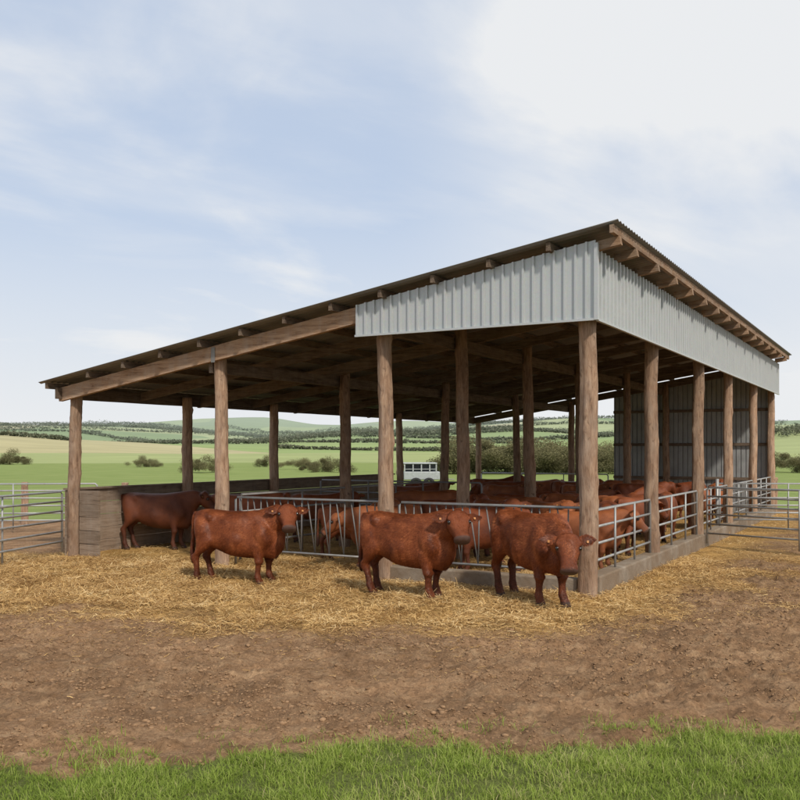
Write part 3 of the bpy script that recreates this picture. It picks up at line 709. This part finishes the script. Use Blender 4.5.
place_cow(K4,-5.45,20.4,0,"dark red cow standing beside the board wall inside the shed",1.03,M_COWD)
herd=[
(5.6,2.2,20,K5),(4.4,1.7,-150,K7),(2.3,1.7,175,K7),(1.1,3.0,-20,K4),(8.3,5.0,10,K6),(8.8,10.5,-15,K4),(6.2,7.0,185,K7),
(4.7,4.7,30,K1),(2.6,5.2,-60,K2),(1.0,6.2,60,K7),(1.1,9.3,58,K5),(2.6,8.0,175,K4),(4.4,8.2,-10,K2),(5.8,10.6,-35,K1),(3.6,11.0,15,K4),(1.8,11.2,-125,K7),
(1.0,13.2,60,K5),(2.8,13.6,5,K6),(4.6,13.9,-20,K2),(6.6,13.2,170,K7),(8.2,15.2,0,K1),(1.1,16.3,62,K7),(2.6,16.6,-30,K4),(4.2,17.2,190,K5),(6.0,17.0,-10,K2),(1.4,18.9,70,K5),(7.8,18.3,5,K4),(9.6,13.0,30,K6),(3.9,6.6,160,K6),(9.0,2.9,-5,K4),(3.0,3.4,-70,K2),(5.4,3.3,-100,K7),(1.15,4.9,-110,K7),(2.0,7.2,120,K5),(1.9,9.9,-160,K7),(3.3,9.4,40,K5)]
mats=[M_COWM,M_COWB,M_COW,M_COWB,M_COWM]
for i,(s,r,yw,K) in enumerate(herd):
    x,y=W(s,r);place_cow(K,x,y,yw+rng.uniform(-8,8),"red-brown cow standing in deep straw inside the pen",rng.uniform(.88,1.03),mats[i%5])

# ---------------------------------------------------------------- vegetation far away
def tree_cloud(centres,h,w,nleaf,leaf,seed,aspect=.6):
    R=np.random.default_rng(seed);P=[];RN=[]
    for (cx,cy),hh,ww in zip(centres,h,w):
        zb=float(gh(cx,cy));k=int(R.integers(6,11))
        lc=np.stack([R.normal(0,.30,k)*ww,R.normal(0,.30,k)*ww,hh*R.uniform(.15,.75,k)],1);lr=R.uniform(.16,.34,k)*hh
        n=nleaf;ci=R.integers(0,k,n);d=R.normal(0,1,(n,3));d/=np.linalg.norm(d,axis=1)[:,None]
        p=lc[ci]+d*(lr[ci]*R.uniform(.3,1.1,n))[:,None]*[1,1,.8];p[:,2]=np.maximum(p[:,2],.1)
        P.append(p+[cx,cy,zb]);RN.append(np.clip(R.uniform(0,.5)+.35*(p[:,2]/hh)+R.normal(0,.12,n),0,1))
    P=np.concatenate(P);RN=np.concatenate(RN);n=len(P)
    a=R.normal(0,1,(n,3));a/=np.linalg.norm(a,axis=1)[:,None];b=np.cross(a,R.normal(0,1,(n,3)));b/=np.linalg.norm(b,axis=1)[:,None]
    L=leaf*R.uniform(.5,1.2,n)[:,None];V=np.stack([P-a*L-b*L*aspect,P+a*L-b*L*aspect*.8,P+a*L*.8+b*L*aspect,P-a*L*.9+b*L*aspect*.8],1).reshape(-1,3)
    return V,RN
def veg(name,V,RN,mat,loc=(0,0,0)):
    me=quads_mesh(name,V);at=me.attributes.new('rnd','FLOAT','POINT');at.data.foreach_set('value',np.repeat(RN,4).astype(np.float32));return new_obj(name,me,mat,None,loc)
C=[];Hh=[];Ww=[]
for D0,cnt,hm in((460,3,3.0),(620,5,3.6),(820,6,4.6),(1050,7,5.6),(1300,7,6.5),(1600,6,7.5)):
    for _ in range(cnt):
        L=random.uniform(.25,.7)*D0;cx=random.uniform(-.62,.62)*D0;dy=random.uniform(-.12,.12)*D0;sl=random.uniform(-.4,.4);m=int(L/(hm*.33));wood=random.random()<.2
        for j in range(m):
            t=(j/max(1,m)-.5)*L;jt=18 if wood else .8
            vv=float(vnoise(t/22+cx,D0,5))
            C.append((cx+t+random.uniform(-1,1),D0+dy+t*sl+random.uniform(-jt,jt)));hh=hm*(.45+.75*vv)*random.uniform(.85,1.15)*(1.5 if wood else 1);Hh.append(hh);Ww.append(hh*1.3)
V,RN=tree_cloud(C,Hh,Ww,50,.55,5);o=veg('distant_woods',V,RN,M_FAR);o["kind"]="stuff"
BM=[]
for k in range(5):
    V,RN=tree_cloud([(0,20)],[2.9],[2.2+.5*k],7500,.05,200+k,.45);V=V-[0,20,float(gh(0,20))]
    me=quads_mesh('bush',V);at=me.attributes.new('rnd','FLOAT','POINT');at.data.foreach_set('value',np.repeat(RN,4).astype(np.float32));me.materials.append(M_HEDGE);BM.append(me)
BP=[]
for px in range(452,614,6):
    D=random.uniform(82,94);BP.append(((px-400)/920*D,D,random.uniform(.8,1.5)))
for px,D,sc in((194,88,.55),(200,89,.7),(208,88,.6),(345,90,.6),(330,92,.7),(318,91,.6),(310,93,.5),(140,118,.5),(148,120,.6),(156,121,.45),(795,90,.9),(786,92,.8),(778,94,.6),(3,140,.8),(12,141,1.0),(22,142,.7),(300,100,.7),(285,104,.6),(262,120,.7)):
    BP.append(((px-400)/920*D,D,sc))
for i,(x,y,sc) in enumerate(BP):
    o=bpy.data.objects.new('bush',BM[i%5]);COL.objects.link(o);o.location=(x,y,float(gh(x,y))-.1);o.rotation_euler=(0,0,random.uniform(0,6));o.scale=(sc*1.2,sc*1.2,sc*random.uniform(.75,1.1));tag(o,"olive-brown bush growing at the edge of a green field",'bush','bushes in the field hedgerow')

# ---------------------------------------------------------------- light & sky
SUN_EL=math.radians(43);sd=Vector((.42,-.90,0)).normalized()*math.cos(SUN_EL)+Vector((0,0,math.sin(SUN_EL)))
ld=bpy.data.lights.new('sun','SUN');ld.energy=3.3;ld.angle=math.radians(4);ld.color=(1,.925,.82)
lo=bpy.data.objects.new('sun',ld);COL.objects.link(lo);lo.rotation_euler=sd.to_track_quat('Z','Y').to_euler();lo.location=(20,-20,30)
w=bpy.data.worlds.new("World");scene.world=w;w.use_nodes=True;t=w.node_tree;t.nodes.clear()
N=t.nodes.new;Lk=t.links.new
out=N('ShaderNodeOutputWorld');bg=N('ShaderNodeBackground');Lk(bg.outputs[0],out.inputs[0]);bg.inputs[1].default_value=.118
sky=N('ShaderNodeTexSky');sky.sky_type='NISHITA';sky.sun_disc=False;sky.sun_elevation=SUN_EL;sky.sun_rotation=math.atan2(sd.x,sd.y);sky.dust_density=1.5
tc=N('ShaderNodeTexCoord');sx=N('ShaderNodeSeparateXYZ');Lk(tc.outputs['Generated'],sx.inputs[0])
def M(op,a,b=None,c=None):
    k=N('ShaderNodeMath');k.operation=op
    for i,v in enumerate((a,b,c)):
        if v is None:continue
        if isinstance(v,(int,float)):k.inputs[i].default_value=v
        else:Lk(v,k.inputs[i])
    return k.outputs[0]
zc=M('MAXIMUM',sx.outputs[2],0);den=M('ADD',zc,.30)
cx=M('DIVIDE',sx.outputs[0],den);cy=M('DIVIDE',sx.outputs[1],den)
cb=N('ShaderNodeCombineXYZ');Lk(cx,cb.inputs[0]);Lk(cy,cb.inputs[1])
def cloud(rot,scale,nscale,det,dist,lo_,hi_,v1,loc=(0,0,0)):
    mp=N('ShaderNodeMapping');mp.vector_type='TEXTURE';mp.inputs['Rotation'].default_value=(0,0,rot);mp.inputs['Scale'].default_value=scale;mp.inputs['Location'].default_value=loc;Lk(cb.outputs[0],mp.inputs[0])
    n=N('ShaderNodeTexNoise');n.inputs['Scale'].default_value=nscale;n.inputs['Detail'].default_value=det;n.inputs['Roughness'].default_value=.55;n.inputs['Distortion'].default_value=dist;Lk(mp.outputs[0],n.inputs['Vector'])
    r=N('ShaderNodeMapRange');r.interpolation_type='SMOOTHSTEP';r.inputs[1].default_value=lo_;r.inputs[2].default_value=hi_;r.inputs[3].default_value=0;r.inputs[4].default_value=v1;Lk(n.outputs[0],r.inputs[0]);return r.outputs[0]
c1=cloud(.50,(1.6,1.1,1),1.5,9,.5,.42,.68,.75,(4.1,1.0,0));c2=cloud(.50,(1.9,.62,1),1.9,10,.7,.42,.74,.42,(1.7,3.,0))
c3=cloud(.45,(1.6,.8,1),1.3,9,.5,.26,.56,1.0,(.4,.2,0))
side=N('ShaderNodeMapRange');side.interpolation_type='SMOOTHSTEP';side.inputs[1].default_value=-.03;side.inputs[2].default_value=.24;side.inputs[3].default_value=0;side.inputs[4].default_value=1;Lk(sx.outputs[0],side.inputs[0])
top=N('ShaderNodeMapRange');top.interpolation_type='SMOOTHSTEP';top.inputs[1].default_value=.14;top.inputs[2].default_value=.30;top.inputs[3].default_value=0.15;top.inputs[4].default_value=.95;Lk(sx.outputs[2],top.inputs[0])
bank=M('MULTIPLY',M('MULTIPLY',side.outputs[0],top.outputs[0]),c3)
hz=N('ShaderNodeMapRange');hz.inputs[1].default_value=.0;hz.inputs[2].default_value=.25;hz.inputs[3].default_value=.85;hz.inputs[4].default_value=0;Lk(zc,hz.inputs[0])
ff=M('ADD',M('MAXIMUM',M('ADD',c1,M('MULTIPLY',c2,.7)),hz.outputs[0]),bank);ff=M('MINIMUM',M('ADD',ff,.16),.95)
lift=N('ShaderNodeMix');lift.data_type='RGBA';lift.inputs[0].default_value=.78;Lk(sky.outputs[0],lift.inputs[6]);lift.inputs[7].default_value=(4.3,5.3,7.0,1)
mx=N('ShaderNodeMix');mx.data_type='RGBA';Lk(ff,mx.inputs[0]);Lk(lift.outputs[2],mx.inputs[6]);mx.inputs[7].default_value=(7.2,7.3,7.4,1)
Lk(mx.outputs[2],bg.inputs[0])

# ---------------------------------------------------------------- camera
cd=bpy.data.cameras.new('camera');cd.sensor_width=36;cd.lens=920/800*36;cd.shift_y=.0625;cd.clip_end=9000;cd.clip_start=.1
c=bpy.data.objects.new('camera',cd);COL.objects.link(c);c.location=(0,0,2.2);c.rotation_euler=(math.pi/2,0,0);scene.camera=c
scene.view_settings.view_transform='Standard';scene.view_settings.look='None';scene.view_settings.exposure=0
